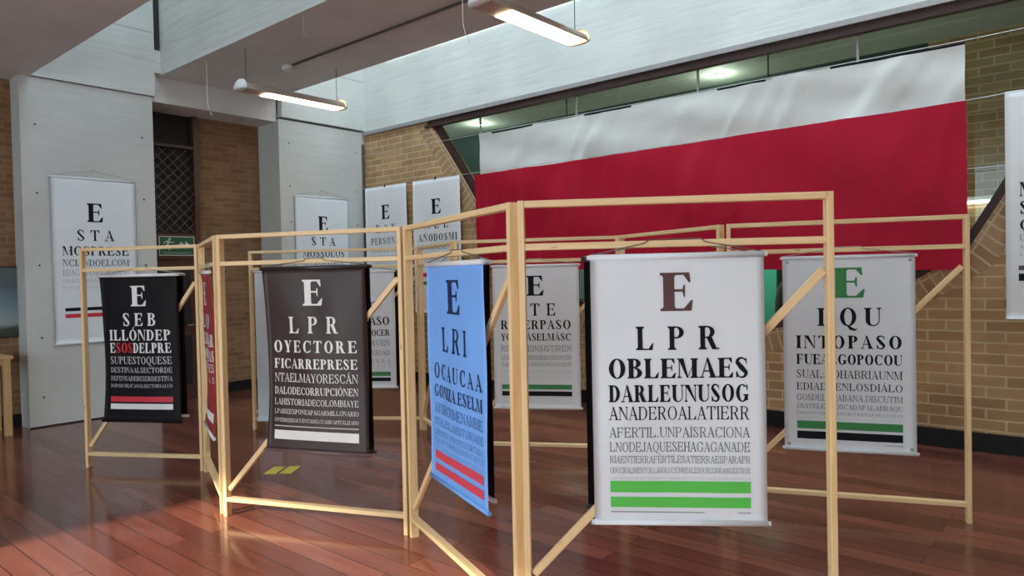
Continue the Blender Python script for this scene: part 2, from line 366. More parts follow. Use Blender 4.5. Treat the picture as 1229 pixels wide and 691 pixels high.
# door in the left recess
door = empty('door_1', (XB, 4.52, 0)); door['kind'] = 'structure'
b = MB(); b.box(-.06, .04, .36, .43, 0, 4.1, M['darkdoor']); b.box(-.06, .04, -.43, -.36, 0, 4.1, M['darkdoor']); b.box(-.05, .03, -.36, .36, 2.0, 2.36, M['darkdoor']); b.box(-.05, .03, -.36, .36, 3.58, 3.62, M['darkdoor']); b.build('frame', door)
b = MB(); b.box(-.08, -.06, -.36, .36, 2.36, 4.1, M['darkgap']); b.build('transom', door)
b = MB(); b.box(-.04, .0, -.36, .36, 0, 2.0, M['darkdoor'])
for z0, z1 in ((.2, .9), (1.05, 1.85)): b.box(.0, .012, -.27, .27, z0, z1, M['darkgap'])
b.build('door_leaf', door)
b = MB(); b.tube([(.0, .28, 1.05), (.05, .28, 1.05), (.05, .20, 1.05)], .011, M['greytrim']); b.build('handle', door)
b = MB()
k = -1.2
while k < 1.3:
    for sg in (1, -1):
        pts = []
        for z in (2.38, 3.56):
            pass
        # clip the 45 degree strip to the transom rectangle
        z0, z1 = 2.38, 3.56; ya, za, yc, zc_ = k*1.0, z0, k+sg*(z1-z0), z1
        t0, t1 = 0., 1.
        for lo, hi in ((-.36, .36),):
            dy = yc-ya
            ta, tb = (lo-ya)/dy, (hi-ya)/dy
            if ta > tb: ta, tb = tb, ta
            t0, t1 = max(t0, ta), min(t1, tb)
        if t1-t0 > .02:
            b.bar((.0+.012*sg, ya+(yc-ya)*t0, za+(zc_-za)*t0), (.0+.012*sg, ya+(yc-ya)*t1, za+(zc_-za)*t1), .010, .010, M['grille'], (1, 0, 0), .001)
    k += .142
b.build('grille', door)

# ------------------------------------------------------------------ serif lettering (drawn as polygons, cap height 1)
def rect(x0, y0, x1, y1): return [(x0, y0), (x1, y0), (x1, y1), (x0, y1)]
def ring(cx, cy, rx, ry, tx, ty, a0, a1, n=10):
    out = []
    for i in range(n):
        p, q = a0+(a1-a0)*i/n, a0+(a1-a0)*(i+1)/n
        f = lambda t, r, s: (cx+r*math.cos(t), cy+s*math.sin(t))
        out.append([f(p, rx, ry), f(q, rx, ry), f(q, rx-tx, ry-ty), f(p, rx-tx, ry-ty)])
    return out
def stroke(pts, ws, n=0):
    out = []; L = []
    for i, p in enumerate(pts):
        a = pts[max(i-1, 0)]; c = pts[min(i+1, len(pts)-1)]; dx, dy = c[0]-a[0], c[1]-a[1]; l = math.hypot(dx, dy) or 1
        nx, ny = -dy/l*ws[i]/2, dx/l*ws[i]/2; L.append(((p[0]+nx, p[1]+ny), (p[0]-nx, p[1]-ny)))
    for i in range(len(L)-1): out.append([L[i][0], L[i][1], L[i+1][1], L[i+1][0]])
    return out
def glyph(ch, W):
    """W: stem width. Returns advance, polygons."""
    t = .065 if W > .15 else .052; s = .075; H = 1.0
    P = []
    def stem(x, y0=0, y1=1, top=True, bot=True, w=None):
        w = w or W; P.append(rect(x, y0, x+w, y1))
        if bot: P.append(rect(x-s, y0, x+w+s, y0+t)); P.append([(x-s*.5, y0+t), (x, y0+t), (x, y0+t+.05)]); P.append([(x+w, y0+t), (x+w+s*.5, y0+t), (x+w, y0+t+.05)])
        if top: P.append(rect(x-s, y1-t, x+w+s, y1)); P.append([(x-s*.5, y1-t), (x, y1-t-.05), (x, y1-t)]); P.append([(x+w, y1-t), (x+w, y1-t-.05), (x+w+s*.5, y1-t)])
    def diag(xa, ya, xb, yb, w): P.append([(xa-w/2, ya), (xa+w/2, ya), (xb+w/2, yb), (xb-w/2, yb)])
    def foot(x, y, w=.26): P.append(rect(x-w/2, y, x+w/2, y+t))
    acc = None
    if ch in 'ÁÉÍÓÚ': acc = 'a'; ch = 'AEIOU'['ÁÉÍÓÚ'.index(ch)]
    if ch == 'Ñ': acc = 'n'; ch = 'N'
    if ch == 'I': stem(s); a = W+2*s
    elif ch in 'EF':
        stem(s); x1 = .62+W*.3
        P.append(rect(s, 1-t, x1, 1)); P.append([(x1-.02, 1), (x1, 1), (x1+.02, .74), (x1-.02, .74), (x1-.14, 1-t)])
        P.append(rect(s, .5, x1-.15, .5+t)); P.append([(x1-.18, .5+t/2), (x1-.14, .68), (x1-.11, .68), (x1-.11, .36), (x1-.14, .36)])
        if ch == 'E': P.append(rect(s, 0, x1+.02, t)); P.append([(x1+.0, 0), (x1+.03, 0), (x1+.07, .28), (x1+.03, .28), (x1-.14, t)])
        a = x1+.08
    elif ch == 'L':
        stem(s); x1 = .62+W*.3; P.append(rect(s, 0, x1, t)); P.append([(x1-.02, 0), (x1+.01, 0), (x1+.05, .30), (x1+.01, .30), (x1-.15, t)]); a = x1+.07
    elif ch == 'T':
        w = .70+W*.3; stem(w/2-W/2, 0, 1, False, True); P.append(rect(0, 1-t, w, 1))
        P.append([(0, 1), (-.02, .74), (.02, .74), (.14, 1-t)]); P.append([(w, 1), (w-.14, 1-t), (w-.02, .74), (w+.02, .74)]); a = w+.02
    elif ch == 'H':
        w = .50+W; stem(s); stem(s+w-W+.0); P.append(rect(s, .48, s+w, .48+t)); a = w+2*s
    elif ch == 'N':
        w = .58+W*.5; th = .05; stem(s, 0, 1, False, True, th); stem(s+w-th, 0, 1, True, False, th)
        P.append([(s-.06, 1), (s+W*1.05, 1), (s+w, 0), (s+w-.06, 0), (s+.0, .93)]); P.append(rect(s-.10, 1-t, s+W*.6, 1)); a = w+2*s
    elif ch == 'M':
        w = .74+W*.7; th = .05; stem(s, 0, 1, False, True, th); stem(s+w-W, 0, 1)
        P.append([(s-.02, 1), (s+W*1.0, 1), (s+w*.53, .02), (s+w*.44, .02)]); P.append([(s+w-.06, 1), (s+w, 1), (s+w*.5, .02), (s+w*.47, .02)]); P.append(rect(s-.08, 1-t, s+W*.7, 1)); a = w+2*s
    elif ch == 'U':
        w = .60+W*.4; stem(s, .30, 1, True, False); stem(s+w-.05, .30, 1, True, False, .05)
        cx = s+w/2; P.extend(ring(cx, .30, w/2, .31, W, t, PI, 1.5*PI, 6)); P.extend(ring(cx, .30, w/2, .31, .05, t, 1.5*PI, 2*PI, 6)); a = w+2*s
    elif ch in 'VA':
        w = .66+W*.5; m = w/2+.02
        if ch == 'A':
            P.append([(.07, 0), (.12, 0), (m+.02, 1), (m-.03, 1)]); P.append([(w-W*.95, 0), (w+.03, 0), (m+.03, 1.02), (m-.06, 1.0)])
            foot(.09, 0); foot(w-W*.4, 0, .22+W*.8); P.append(rect(.2, .31, w-.2, .31+t))
        else:
            P.append([(.02, 1), (W*1.05, 1), (m+.03, 0), (m-.03, 0)]); P.append([(w-.09, 1), (w-.04, 1), (m+.03, 0), (m-.01, 0)]); foot(W*.5, 1-t, .22+W*.8); foot(w-.07, 1-t)
        a = w+.06
    elif ch == 'X':
        w = .68+W*.4; P.append([(.04, 1), (.04+W*1.15, 1), (w, 0), (w-W*1.15, 0)]); P.append([(w-.12, 1), (w-.06, 1), (.12, 0), (.06, 0)]); foot(.12, 0); foot(w-W*.5, 0, .3); foot(W*.6, 1-t, .3); foot(w-.1, 1-t); a = w+.04
    elif ch == 'Y':
        w = .68+W*.3; m = w/2; stem(m-W/2, 0, .45, False, True); P.append([(.04, 1), (.04+W*1.1, 1), (m+W/2, .42), (m-W/2, .42)]); P.append([(w-.12, 1), (w-.06, 1), (m+W/2, .42), (m+W/2-.06, .42)]); foot(W*.6, 1-t, .28); foot(w-.09, 1-t); a = w+.02
    elif ch == 'Z':
        w = .62+W*.2; P.append(rect(.04, 1-t, w, 1)); P.append(rect(.02, 0, w, t)); P.append([(w-W*1.2, 1), (w, 1), (.02+W*1.2, 0), (.02, 0)])
        P.append([(.04, 1), (.02, .74), (.05, .74), (.16, 1-t)]); P.append([(w, 0), (w-.14, t), (w+.01, .28), (w+.05, .28)]); a = w+.07
    elif ch in 'OQCG':
        rx = .36+W*.25; cx = rx+.03
        if ch in 'OQ': P.extend(ring(cx, .5, rx, .52, W, t, 0, 2*PI, 20))
        else: P.extend(ring(cx, .5, rx, .52, W, t, .28*PI, 1.75*PI, 16)); P.append([(cx+rx*.66, .98), (cx+rx*.86, 1.0), (cx+rx*.86, .64), (cx+rx*.80, .64), (cx+rx*.58, .86)])
        a = 2*rx+.06
        if ch == 'Q': P.extend(stroke([(cx-.05, .06), (cx+.12, -.14), (cx+.34, -.22), (cx+.46, -.16)], [.06, W*.8, W*.5, .02]))
        if ch == 'C': a -= .04; P.append([(cx+rx*.60, .10), (cx+rx*.70, .03), (cx+rx*.92, .26), (cx+rx*.86, .28)])
        if ch == 'G': P.append(rect(cx+rx*.92-W, .08, cx+rx*.92, .44)); P.append(rect(cx+rx*.92-W-s, .44-t, cx+rx*.92+s*.7, .44)); a += .02
    elif ch == 'D':
        stem(s); rx = .40+W*.2; P.append(rect(s, 0, s+.28, t)); P.append(rect(s, 1-t, s+.28, 1)); P.extend(ring(s+.27, .5, rx, .5, W, t, -PI/2, PI/2, 12)); a = s+.27+rx+.04
    elif ch in 'PRB':
        stem(s); c = .74 if ch != 'B' else .765; r = 1-c; rx = .25+W*.3
        P.append(rect(s, 1-t, s+.30, 1)); P.append(rect(s, c-r, s+.30, c-r+t)); P.extend(ring(s+.29, c, rx, r, W*.95, t, -PI/2, PI/2, 10)); a = s+.29+rx+.03
        if ch == 'R': P.append([(s+.24, c-r+t), (s+.24+W*1.15, c-r+t), (s+.52+W*.9, 0), (s+.52-W*.15, 0)]); P.append(rect(s+.5, 0, s+.60+W*.9, t)); a = s+.60+W*.9
        if ch == 'B': P.append(rect(s, 0, s+.30, t)); P.extend(ring(s+.30, .275, rx+.05, .275, W*.98, t, -PI/2, PI/2, 10)); a += .06
    elif ch == 'J':
        w = .40+W*.5; stem(w-W-.02, .2, 1, True, False); P.extend(ring(w-W-.02-.12, .2, .12+W, .22, W, t, -.9*PI, 0, 7)); P.extend(ring(.10, .14, .075, .075, .075, .075, 0, 2*PI, 8)); a = w+s
    elif ch == 'S':
        w = .52+W*.25; x0 = .04; cx = x0+w/2; r = w/2
        pts = []; ws = []
        for i in range(8): an = .16*PI+(.80*PI)*i/7+0; pts.append((cx+(r-W*.3)*math.cos(an), .765+.235*math.sin(an)-.01)); ws.append(t+W*.55*(i/7)**2)
        pts.append((cx-.02, .5)); ws.append(W*1.05)
        for i in range(8): an = .0*PI-(.84*PI)*i/7+.06; pts.append((cx+(r-W*.3)*math.cos(an), .245+.225*math.sin(an))); ws.append(t+W*.55*(1-i/7)**2)
        pts[8] = (cx, .505)
        P.extend(stroke(pts, ws)); P.append([(cx+r*.60, .93), (cx+r*.82, 1.0), (cx+r*.90, .68), (cx+r*.80, .68)]); P.append([(x0+.02, .32), (x0+.07, .32), (x0+.16, .06), (x0+.02, 0)]); a = w+.10
    elif ch == '.': P.extend(ring(.13, .07, .075, .075, .075, .075, 0, 2*PI, 8)); a = .26
    elif ch == ':': P.extend(ring(.13, .07, .075, .075, .075, .075, 0, 2*PI, 8)); P.extend(ring(.13, .55, .075, .075, .075, .075, 0, 2*PI, 8)); a = .26
    else: a = .3
    if acc == 'a': P.append([(a*.45, 1.06), (a*.53, 1.06), (a*.72, 1.24), (a*.55, 1.24)])
    if acc == 'n': P.extend(stroke([(a*.26, 1.09), (a*.40, 1.16), (a*.60, 1.09), (a*.74, 1.16)], [.03, .06, .06, .03]))
    return a, P

def text_polys(segs, x0, x1, zb, h, W, capw=None):
    """segs: [(text, material)]; set justified between x0 and x1, base line zb, cap height h. Yields (polygon, material)."""
    gl = [(glyph(c, W), m) for t, m in segs for c in t]
    nat = sum(g[0] for g, _ in gl)*h; n = len(gl); tgt = x1-x0
    sx = 1.0; mg = .07*h
    if n > 1:
        gap = (tgt-nat)/(n-1)
        if gap < mg: sx = tgt/(nat+mg*(n-1)); gap = mg*sx
    else: sx = tgt/nat; gap = 0
    x = x0; out = []
    for (a, P), m in gl:
        for p in P: out.append(([(x+q[0]*h*sx, zb+q[1]*h) for q in p], m))
        x += a*h*sx+gap
    return out

# ------------------------------------------------------------------ banners
def make_banner(label, pos, rz, wd, ht, cloth, rows=(), stripes=(), rod=None, cord=None, hang=.075, hy=.0, cordcol=None, curl=0., wave=.004, group=None, name='printed_banner', sleeve=.03, grommets=False, taper=0., lean=0., rods=True, brod=None, cat='banner', clips=0, seed=0):
    """pos: bottom centre (x, y, z); local x right, -y towards the reader, z up. rows: (segments, top, bottom, left, right, weight) in fractions of the banner."""
    t = empty(name, pos, rz); tag(t, label, cat, group)
    rr = random.Random(seed); ph = rr.random()*6
    def yy(u, v):          # u -.5...5, v 0 top ..1
        e = math.sin(PI*min(max(v, 0), 1))
        return curl*e*(2*u)**2*abs(2*u) + wave*math.sin(2*PI*(1.2*u+.8*v)+ph)*e + .5*wave*math.sin(2*PI*(2.3*u-1.1*v)+2*ph)*e - lean*(1-v)
    def pt(u, v, off=0.):
        k = 1-taper*math.sin(PI*min(max(v, 0), 1))**.8
        return (u*wd*k, yy(u, v)-off, ht*(1-v))
    b = MB(); nu, nv = 20, 30; th = .0012
    for i in range(nu):
        for j in range(nv):
            a0, a1 = -.5+i/nu, -.5+(i+1)/nu; v0, v1 = j/nv, (j+1)/nv
            b.face([pt(a0, v1, th), pt(a1, v1, th), pt(a1, v0, th), pt(a0, v0, th)], cloth, None, True)
            b.face([pt(a1, v1, 0), pt(a0, v1, 0), pt(a0, v0, 0), pt(a1, v0, 0)], cloth, None, True)
    for j in range(nv):
        v0, v1 = j/nv, (j+1)/nv
        for u in (-.5, .5): b.face([pt(u, v0, th), pt(u, v1, th), pt(u, v1, 0), pt(u, v0, 0)], cloth)
    for i in range(nu):
        a0, a1 = -.5+i/nu, -.5+(i+1)/nu
        for v in (0, 1): b.face([pt(a0, v, th), pt(a1, v, th), pt(a1, v, 0), pt(a0, v, 0)], cloth)
    OFF = th+.0028
    for (segs, ta, tb, xa, xb, W) in rows:
        for poly, m in text_polys(segs, xa-.5, xb-.5, 0, 1, W) if False else text_polys(segs, (xa-.5)*wd, (xb-.5)*wd, ht*(1-tb), ht*(tb-ta), W):
            b.face([pt(x/wd, 1-z/ht, OFF) for x, z in poly], m)
    for (ta, tb, xa, xb, m) in stripes:
        n = 20
        for i in range(n):
            u0, u1 = xa-.5+(xb-xa)*i/n, xa-.5+(xb-xa)*(i+1)/n
            b.face([pt(u0, tb, OFF), pt(u1, tb, OFF), pt(u1, ta, OFF), pt(u0, ta, OFF)], m)
    b.build('cloth', t)
    R = .010
    if rods:
        for z, nm_ in ((ht, 'top_rod'), (0, 'bottom_rod')):
            b = MB(); y0 = -lean if z else 0; rd = rod if z or brod is None else brod
            b.tube([(-wd/2-.002, y0, z), (wd/2+.002, y0, z)], R+.003, rd or cloth, 12)
            for sx in (-1, 1): b.tube([(sx*(wd/2+.002), y0, z), (sx*(wd/2+.014), y0, z)], R, M['rodwhite'] if rd is None else rd, 10)
            b.build(nm_, t)
    if cord is not None:
        b = MB(); x0, xc = wd/2-.005, cord; y0 = -lean
        # up from one rod end, over the rail, down to the other end
        if abs(hy) > .03: hang = 1.8145-pos[2]-ht
        q = hy-math.copysign(.0285, hy); zt = ht+hang
        half = [(x0, y0, ht+.012), (x0*.62+xc*.3, y0+.5*(q-y0), ht+(zt-ht)*.45), (xc*1.3, q, zt-.016), (xc*1.1, q, zt-.001), (xc, hy, zt)]
        pts = [(-x, y, z) for x, y, z in half]+half[::-1]
        b.tube(pts, .0028, cordcol or M['cordg'], 6); b.build('cord', t)
    if grommets:
        for sx in (-1, 1):
            for z in (ht-.03, .03):
                b = MB(); b.tube([(sx*(wd/2-.03), .004, z), (sx*(wd/2-.03), -.008, z)], .010, M['greytrim'], 10); b.build('grommet', t)
    for k in range(clips):
        x = (-.42+.84*k/max(clips-1, 1))*wd if clips > 1 else 0
        b = MB(); b.box(x-.012, x+.012, -.012, .008, ht-.02, ht+.022, M['roddark']); b.build('clip', t)
    return t
K = M['ink']; G1 = M['inkgrey']; G2 = M['inklight']
def rows_std(lines, y, cols, ws, xa=.09, xb=.91, c=.5, h1=.19, h2=.48):
    """lines: strings or segment lists; y: list of (top, bottom)"""
    out = []
    for i, (ln, (ta, tb), co, W) in enumerate(zip(lines, y, cols, ws)):
        segs = ln if isinstance(ln, list) else [(ln, co)]
        if i == 0: l, r = c-h1/2, c+h1/2
        elif i == 1: l, r = c-h2/2, c+h2/2
        else: l, r = xa, xb
        out.append((segs, ta, tb, l, r, W))
    return out
Y_STD = [(.062, .205), (.262, .350), (.382, .456), (.481, .545), (.562, .612), (.640, .678), (.696, .732), (.748, .775), (.792, .813), (.828, .836)]
W_STD = [.26, .22, .24, .24, .13, .11, .11, .10, .10, .10]

# ------------------------------------------------------------------ timber display panels
def panel(label, A, B, zb=.19, extra=None, flip=False):
    """free-standing pine frame from A to B (left to right as read): two posts, top, hanging and bottom rail, long diagonal brace"""
    A = Vector(A); B = Vector(B); d = B-A; Ln = d.length; rz = math.atan2(d.y, d.x)
    t = empty('wooden_display_frame', (A.x, A.y, 0), rz); tag(t, label, 'display frame', 'zigzag of pine display frames')
    p = M['pine']; W, D = .029, .054
    for x in (W/2, Ln-W/2):
        b = MB(); b.bar((x, 0, 0), (x, 0, 2.0), W, D, p, (1, 0, 0)); b.build('post', t)
    for z, n in ((1.985, 'top_rail'), (1.795, 'hanging_rail'), (.12, 'bottom_rail')):
        b = MB(); b.bar((W+.001, 0, z), (Ln-W-.001, 0, z), .030, D-.006, p, (0, 0, 1)); b.build(n, t)
    b = MB(); x0, x1, z0, z1 = W+.012, Ln-W-.012, zb, 1.665
    b.bar((x0, .004, z0), (x1, .004, z1), .032, .022, p, (0, 1, 0)) if False else b.bar((x0, .0, z0), (x1, .0, z1), .034, .028, p, (0, 0, 1)); b.build('brace', t)
    return t, rz, Ln, A, d.normalized()
def hang_on(P, tc, off, zb):
    t, rz, Ln, A, d = P
    n = Vector((d.y, -d.x)); q = A+d*tc+n*off
    return (q.x, q.y, zb), rz

P1, P2, P3, P4, P5, P5r, P6 = (-7.19, 2.385), (-6.15, 2.99), (-4.87, 2.49), (-3.50, 3.05), (-2.07, 2.45), (-2.036, 2.438), (-.93, 3.21)
P7, P8, P9, P9b, P10, P11 = (-.73, 5.40), (-2.12, 4.85), (-3.37, 5.42), (-4.68, 4.68), (-5.82, 5.26), (-7.40, 4.15)
def off2(p, q, e):   # shift the start of a panel slightly along its own line so that the doubled posts stand side by side
    v = Vector(q)-Vector(p); v.normalize(); return tuple(Vector(p)+v*e)
pA = panel('pine frame at the far left carrying the small black chart', P1, off2(P2, P1, .02))
pB = panel('pine frame seen nearly edge-on with the red chart inside', off2(P2, P3, .035), off2(P3, P2, .035))
pC = panel('pine frame carrying the dark brown chart', off2(P3, P4, .01), off2(P4, P3, .02))
pD = panel('pine frame carrying the sky blue chart', off2(P4, P5, .03), P5)
pE = panel('nearest pine frame, carrying the big white chart with lime green stripes', P5r, P6, .33)
pF = panel('pine frame behind on the right, carrying the chart with a green letter', P8, P7)
pG = panel('empty pine frame behind the top of the big white chart', off2(P9, P8, .03), off2(P8, P9, .05))
pH = panel('pine frame behind the nearest post, carrying the white chart with green and black stripes', P9b, P9)
pK = panel('pine frame seen edge-on behind the sky blue chart', off2(P10, P9b, .04), off2(P9b, P10, .05))
pI = panel('rearmost pine frame behind the dark brown chart', P11, P10)

# charts on the frames
def seg(*a): return list(a)
OFFS = .052; HY = .052
bw = M['inkwhite']; bp_ = M['inkpale']
pos, rz = hang_on(pA, .615, OFFS, .438)
make_banner('small black chart with a red word in its fourth line, in the far left frame', pos, rz, .78, 1.30, M['blackcloth'],
    rows_std(['E', 'SEB', 'ILLÓNDEP', [('E', bw), ('SOS', M['ired']), ('DELPRE', bw)], 'SUPUESTOQUESE', 'DESTINAALSECTORDE', 'DEFENSADEBESERDESTINA', 'DOPORUBLICAOALSECTORSALUD'],
             [(.07, .21), (.258, .345), (.372, .445), (.462, .53), (.556, .607), (.63, .666), (.69, .722), (.745, .768)], [bw]*4+[bp_, bp_, bp_, bp_], [.25, .22, .23, .24, .18, .17, .16, .16], h1=.2, h2=.44, xb=.90),
    [(.83, .868, .09, .90, M['ired']), (.88, .918, .09, .90, bw)], M['rodwhite'], .05, hang=.05, hy=HY, curl=.03, wave=.006, taper=.03, seed=1, brod=M['blackcloth'])
pos, rz = hang_on(pB, .93, OFFS, .54)
make_banner('dark red chart seen nearly edge-on between two left posts', pos, rz, .70, 1.20, M['redcloth'],
    rows_std(['E', 'LCO', 'NFLICTOAR', 'MADODEJAMAS', 'DEOCHOMILLONES', 'DEVICTIMAS'], Y_STD, [bw]*6, W_STD), [(.86, .92, .09, .91, bw)], M['rodwhite'], .05, hang=.05, hy=HY, curl=.05, wave=.01, seed=2)
pos, rz = hang_on(pC, .80, OFFS, .51)
make_banner('dark brown chart with white letters and one white stripe', pos, rz, .80, 1.24, M['brown'],
    rows_std(['E', 'LPR', 'OYECTORE', 'FICARREPRESE', 'NTAELMAYORESCÁN', 'DALODECORRUPCIÓNEN', 'LAHISTORIADECOLOMBIAYE', 'LPAISEEXPONEAPAGARMILLONARIO', 'SINTERESESACUENTADELCUASICAPITALIZADO'],
             [(.065, .205), (.265, .355), (.395, .46), (.495, .548), (.575, .622), (.650, .690), (.714, .748), (.772, .797), (.822, .842)], [bw]*9, [.25, .20, .23, .23, .13, .17, .14, .13, .13], h1=.2, h2=.5, xa=.075, xb=.91),
    [(.862, .868, .08, .91, bp_), (.888, .938, .08, .91, bw)], M['roddark'], .06, brod=M['rodbrown'], hang=.05, hy=HY, curl=.035, wave=.007, taper=.03, seed=3, cordcol=M['cordd'])
inb = M['inkblue']; inm = M['inkmid']
pos, rz = hang_on(pD, .90, OFFS, .53)
make_banner('sky blue chart with two coral red stripes', pos, rz, .78, 1.21, M['blue'],
    rows_std(['E', 'LRI', 'OCAUCAA', 'GONIZA.ESELM', 'AYORCRIMENAMBIE', 'NTALENLAHISTORIADE', 'LMUNDO.UNRIOESCORTADO', 'PARASIEMPREENSUCAUCE', 'YNADIERESPONDEPORELLO'],
             [(.072, .222), (.285, .395), (.455, .525), (.555, .61), (.64, .685), (.708, .742), (.762, .788), (.80, .823), (.838, .852)], [inb]*4+[inm]*5, [.22, .17, .18, .2, .10, .09, .09, .09, .09], h1=.24, h2=.46, xa=.10, xb=.94),
    [(.862, .90, .10, .94, M['icoral']), (.922, .958, .10, .94, M['icoral'])], M['rodwhite'], .06, hang=.055, hy=HY, curl=.0, wave=.006, seed=4, brod=M['blue'], cordcol=M['cordd'])
pos, rz = hang_on(pE, .682, OFFS, .585)
make_banner('big white chart in front with a brown top letter and two lime green stripes', pos, rz, .735, 1.155, M['white'],
    rows_std(['E', 'LPR', 'OBLEMAES', 'DARLEUNUSOG', 'ANADEROALATIERR', 'AFERTIL.UNPAÍSRACIONA', 'LNODEJAQUESEHAGAGANADE', 'RÍAENTIERRAFÉRTILESATIERRAESPARAPR', 'ODUCIRALIMENTOS.LASOLUCIÓNREALESQUECOMOANUESTROS', 'CAMPESINOSLESDENTIERRAPARASEMBRARYVIVIRDELOQUELATIERRAPRODUCE'],
             Y_STD, [M['inkbrown'], K, K, K, K, G1, G1, G1, G1, G2], [.26, .20, .24, .24, .12, .10, .10, .09, .09, .09], xa=.095, xb=.905),
    [(.843, .886, .095, .905, M['ilime']), (.903, .942, .095, .905, M['ilime']), (.958, .962, .095, .64, G2), (.958, .962, .83, .905, G2)], M['white'], .10, hang=.066, hy=HY, wave=.004, seed=5, cordcol=M['cordd'])
pos, rz = hang_on(pF, .772, OFFS, .44)
make_banner('white chart with a green top letter and green and black stripes, hung at the right', pos, rz, .81, 1.305, M['white'],
    rows_std(['E', 'LQU', 'INTOPASO', 'FUEALGOPOCOU', 'SUAL:NOHABRÍAUNM', 'EDIADOENLOSDIÁLO', 'GOSDELAHABANA.DISCUTIM', 'OSYPELEAMOSCADAPALABRAQU', 'ESECONVERTIRIAENACUERDOPARATODOS', 'HASTAQUEENTENDIMOSQUELAPAZSEHACEENTREENEMIGOS'],
             [(.055, .21), (.262, .355), (.405, .472), (.502, .555), (.585, .627), (.652, .69), (.712, .745), (.762, .787), (.803, .818), (.835, .841)], [M['igreen'], K, K, K, K, K, G1, G1, G1, G2], [.27, .22, .24, .24, .13, .14, .12, .12, .11, .11], h1=.25, h2=.48, c=.51, xa=.10, xb=.90),
    [(.853, .893, .10, .90, M['igreen']), (.907, .947, .10, .90, K), (.962, .966, .78, .90, G2)], M['white'], .08, hang=.05, hy=HY, wave=.003, grommets=True, seed=6)
pos, rz = hang_on(pH, .755, OFFS, .465)
make_banner('white chart with green and black stripes half hidden by the nearest post', pos, rz, .79, 1.285, M['offwhite'],
    rows_std(['E', 'STE', 'RIMERPASO', 'YQUIZÁSELMÁSC', 'RITEQUEINSISTIREN', 'SOSTENERUNPRIMERDOCUNVEN', 'YALCANZARUNSEGUNDOQUEDE', 'CIDAELRUMBODELASNEGOCIACIONES', 'QUEHOYSIGUENENPIEPARATODOELPAIS'],
             [(.07, .21), (.265, .35), (.382, .445), (.475, .525), (.56, .60), (.63, .66), (.68, .705), (.735, .75), (.775, .785)], [K, K, K, K, G1, G1, G1, G2, G2], [.25, .17, .2, .2, .09, .09, .09, .09, .09], h1=.2, h2=.46, xa=.09, xb=.90),
    [(.835, .868, .09, .90, M['igreen']), (.882, .915, .09, .90, K)], M['offwhite'], .06, hang=.05, hy=HY, wave=.003, seed=7)
pos, rz = hang_on(pI, 1.265, OFFS, .47)
make_banner('white chart half hidden behind the right edge of the dark brown chart', pos, rz, .80, 1.27, M['offwhite'],
    rows_std(['E', 'SPE', 'RIMERPASO', 'PARARECONOCER', 'ALOSQUENAVEN', 'PORLACOMUNIDAD', 'YPORLATIERRA', 'QUENOSQUEDA'],
             [(.07, .20), (.262, .345), (.39, .46), (.50, .553), (.59, .64), (.68, .72), (.755, .79), (.81, .83)], [K, K, K, K, G1, G1, G2, G2], [.24, .18, .2, .2, .1, .1, .1, .1], xa=.09, xb=.92),
    [(.865, .90, .09, .92, M['igreen']), (.915, .945, .09, .92, K)], M['offwhite'], .06, hang=.05, hy=HY, wave=.003, seed=8)
pos, rz = hang_on(pI, .215, OFFS, .11)
make_banner('narrow plain white banner hanging low behind the left edge of the dark brown chart', pos, rz, .27, 1.655, M['white'], (), (), M['white'], .03, hang=.045, hy=HY, wave=.002, seed=9)
# second banners hung back to back behind the readable ones
BO = -.055
for P, tc, zb, wd, ht, lab, rod in ((pA, .60, .47, .78, 1.27, 'black backing banner behind the small black chart', M['rodwhite']),
        (pB, .82, .58, .80, 1.16, 'black backing banner behind the dark red chart', M['roddark']),
        (pC, .77, .51, .81, 1.24, 'black backing banner behind the dark brown chart', M['roddark']),
        (pD, .78, .53, .70, 1.21, 'black backing banner showing beside the sky blue chart', M['rodwhite']),
        (pE, .668, .615, .76, 1.12, 'black backing banner showing at the left of the big white chart', M['roddark']),
        (pI, 1.285, .47, .80, 1.27, 'black backing banner behind the half hidden white chart of the rearmost frame', M['roddark'])):
    pos, rz = hang_on(P, tc, BO, zb)
    make_banner(lab, pos, rz, wd, ht, M['blackcloth'], (), (), rod, .05, hang=1.815-zb-ht, hy=BO, wave=.004, seed=len(lab), name='backing_banner')

# ------------------------------------------------------------------ banners on the walls
def wall_pos(y0, y1, zb): return (XL+.022, (y0+y1)/2, zb), PI/2
pos, rz = wall_pos(2.88, 3.83, .96)
wr = [(.15, .265), (.315, .38), (.415, .47), (.495, .535), (.557, .592), (.613, .634), (.657, .672)]
make_banner('tall white chart with black and red stripes on the left concrete pillar', pos, rz, .95, 2.0, M['white'],
    rows_std(['E', 'STA', 'MOSPRESE', 'NCIANDOELCOM', 'IENZODELFINDE', 'UNAGUERRAQUEPARECIA', 'NOTENERFINENLAHISTORIA'], wr, [K, K, K, G1, G2, G2, G2], [.22, .17, .18, .16, .09, .09, .09], h1=.19, h2=.44, xa=.11, xb=.90),
    [(.786, .806, .12, .90, K), (.823, .846, .12, .90, M['ired'])], M['white'], .01, hang=.11, hy=.018, wave=.004, seed=11)
pos, rz = wall_pos(6.14, 7.18, .96)
make_banner('tall white chart on the corner pillar behind the dark brown chart', pos, rz, 1.0, 2.0, M['white'],
    rows_std(['E', 'STA', 'MOSSOLOS', 'ANTELCRUELREAL', 'IDADDELAGUERRA', 'QUENOSTERMINA'], wr, [K, K, K, G1, G2, G2], [.24, .18, .18, .16, .09, .09], h1=.18, h2=.44, xa=.12, xb=.90),
    [(.786, .806, .12, .90, K), (.823, .846, .12, .90, M['ired'])], M['white'], .01, hang=.11, hy=.018, wave=.004, seed=12)
fy = YF-.09
wr2 = [(.15, .262), (.305, .37), (.41, .462), (.49, .525), (.55, .578), (.60, .618)]
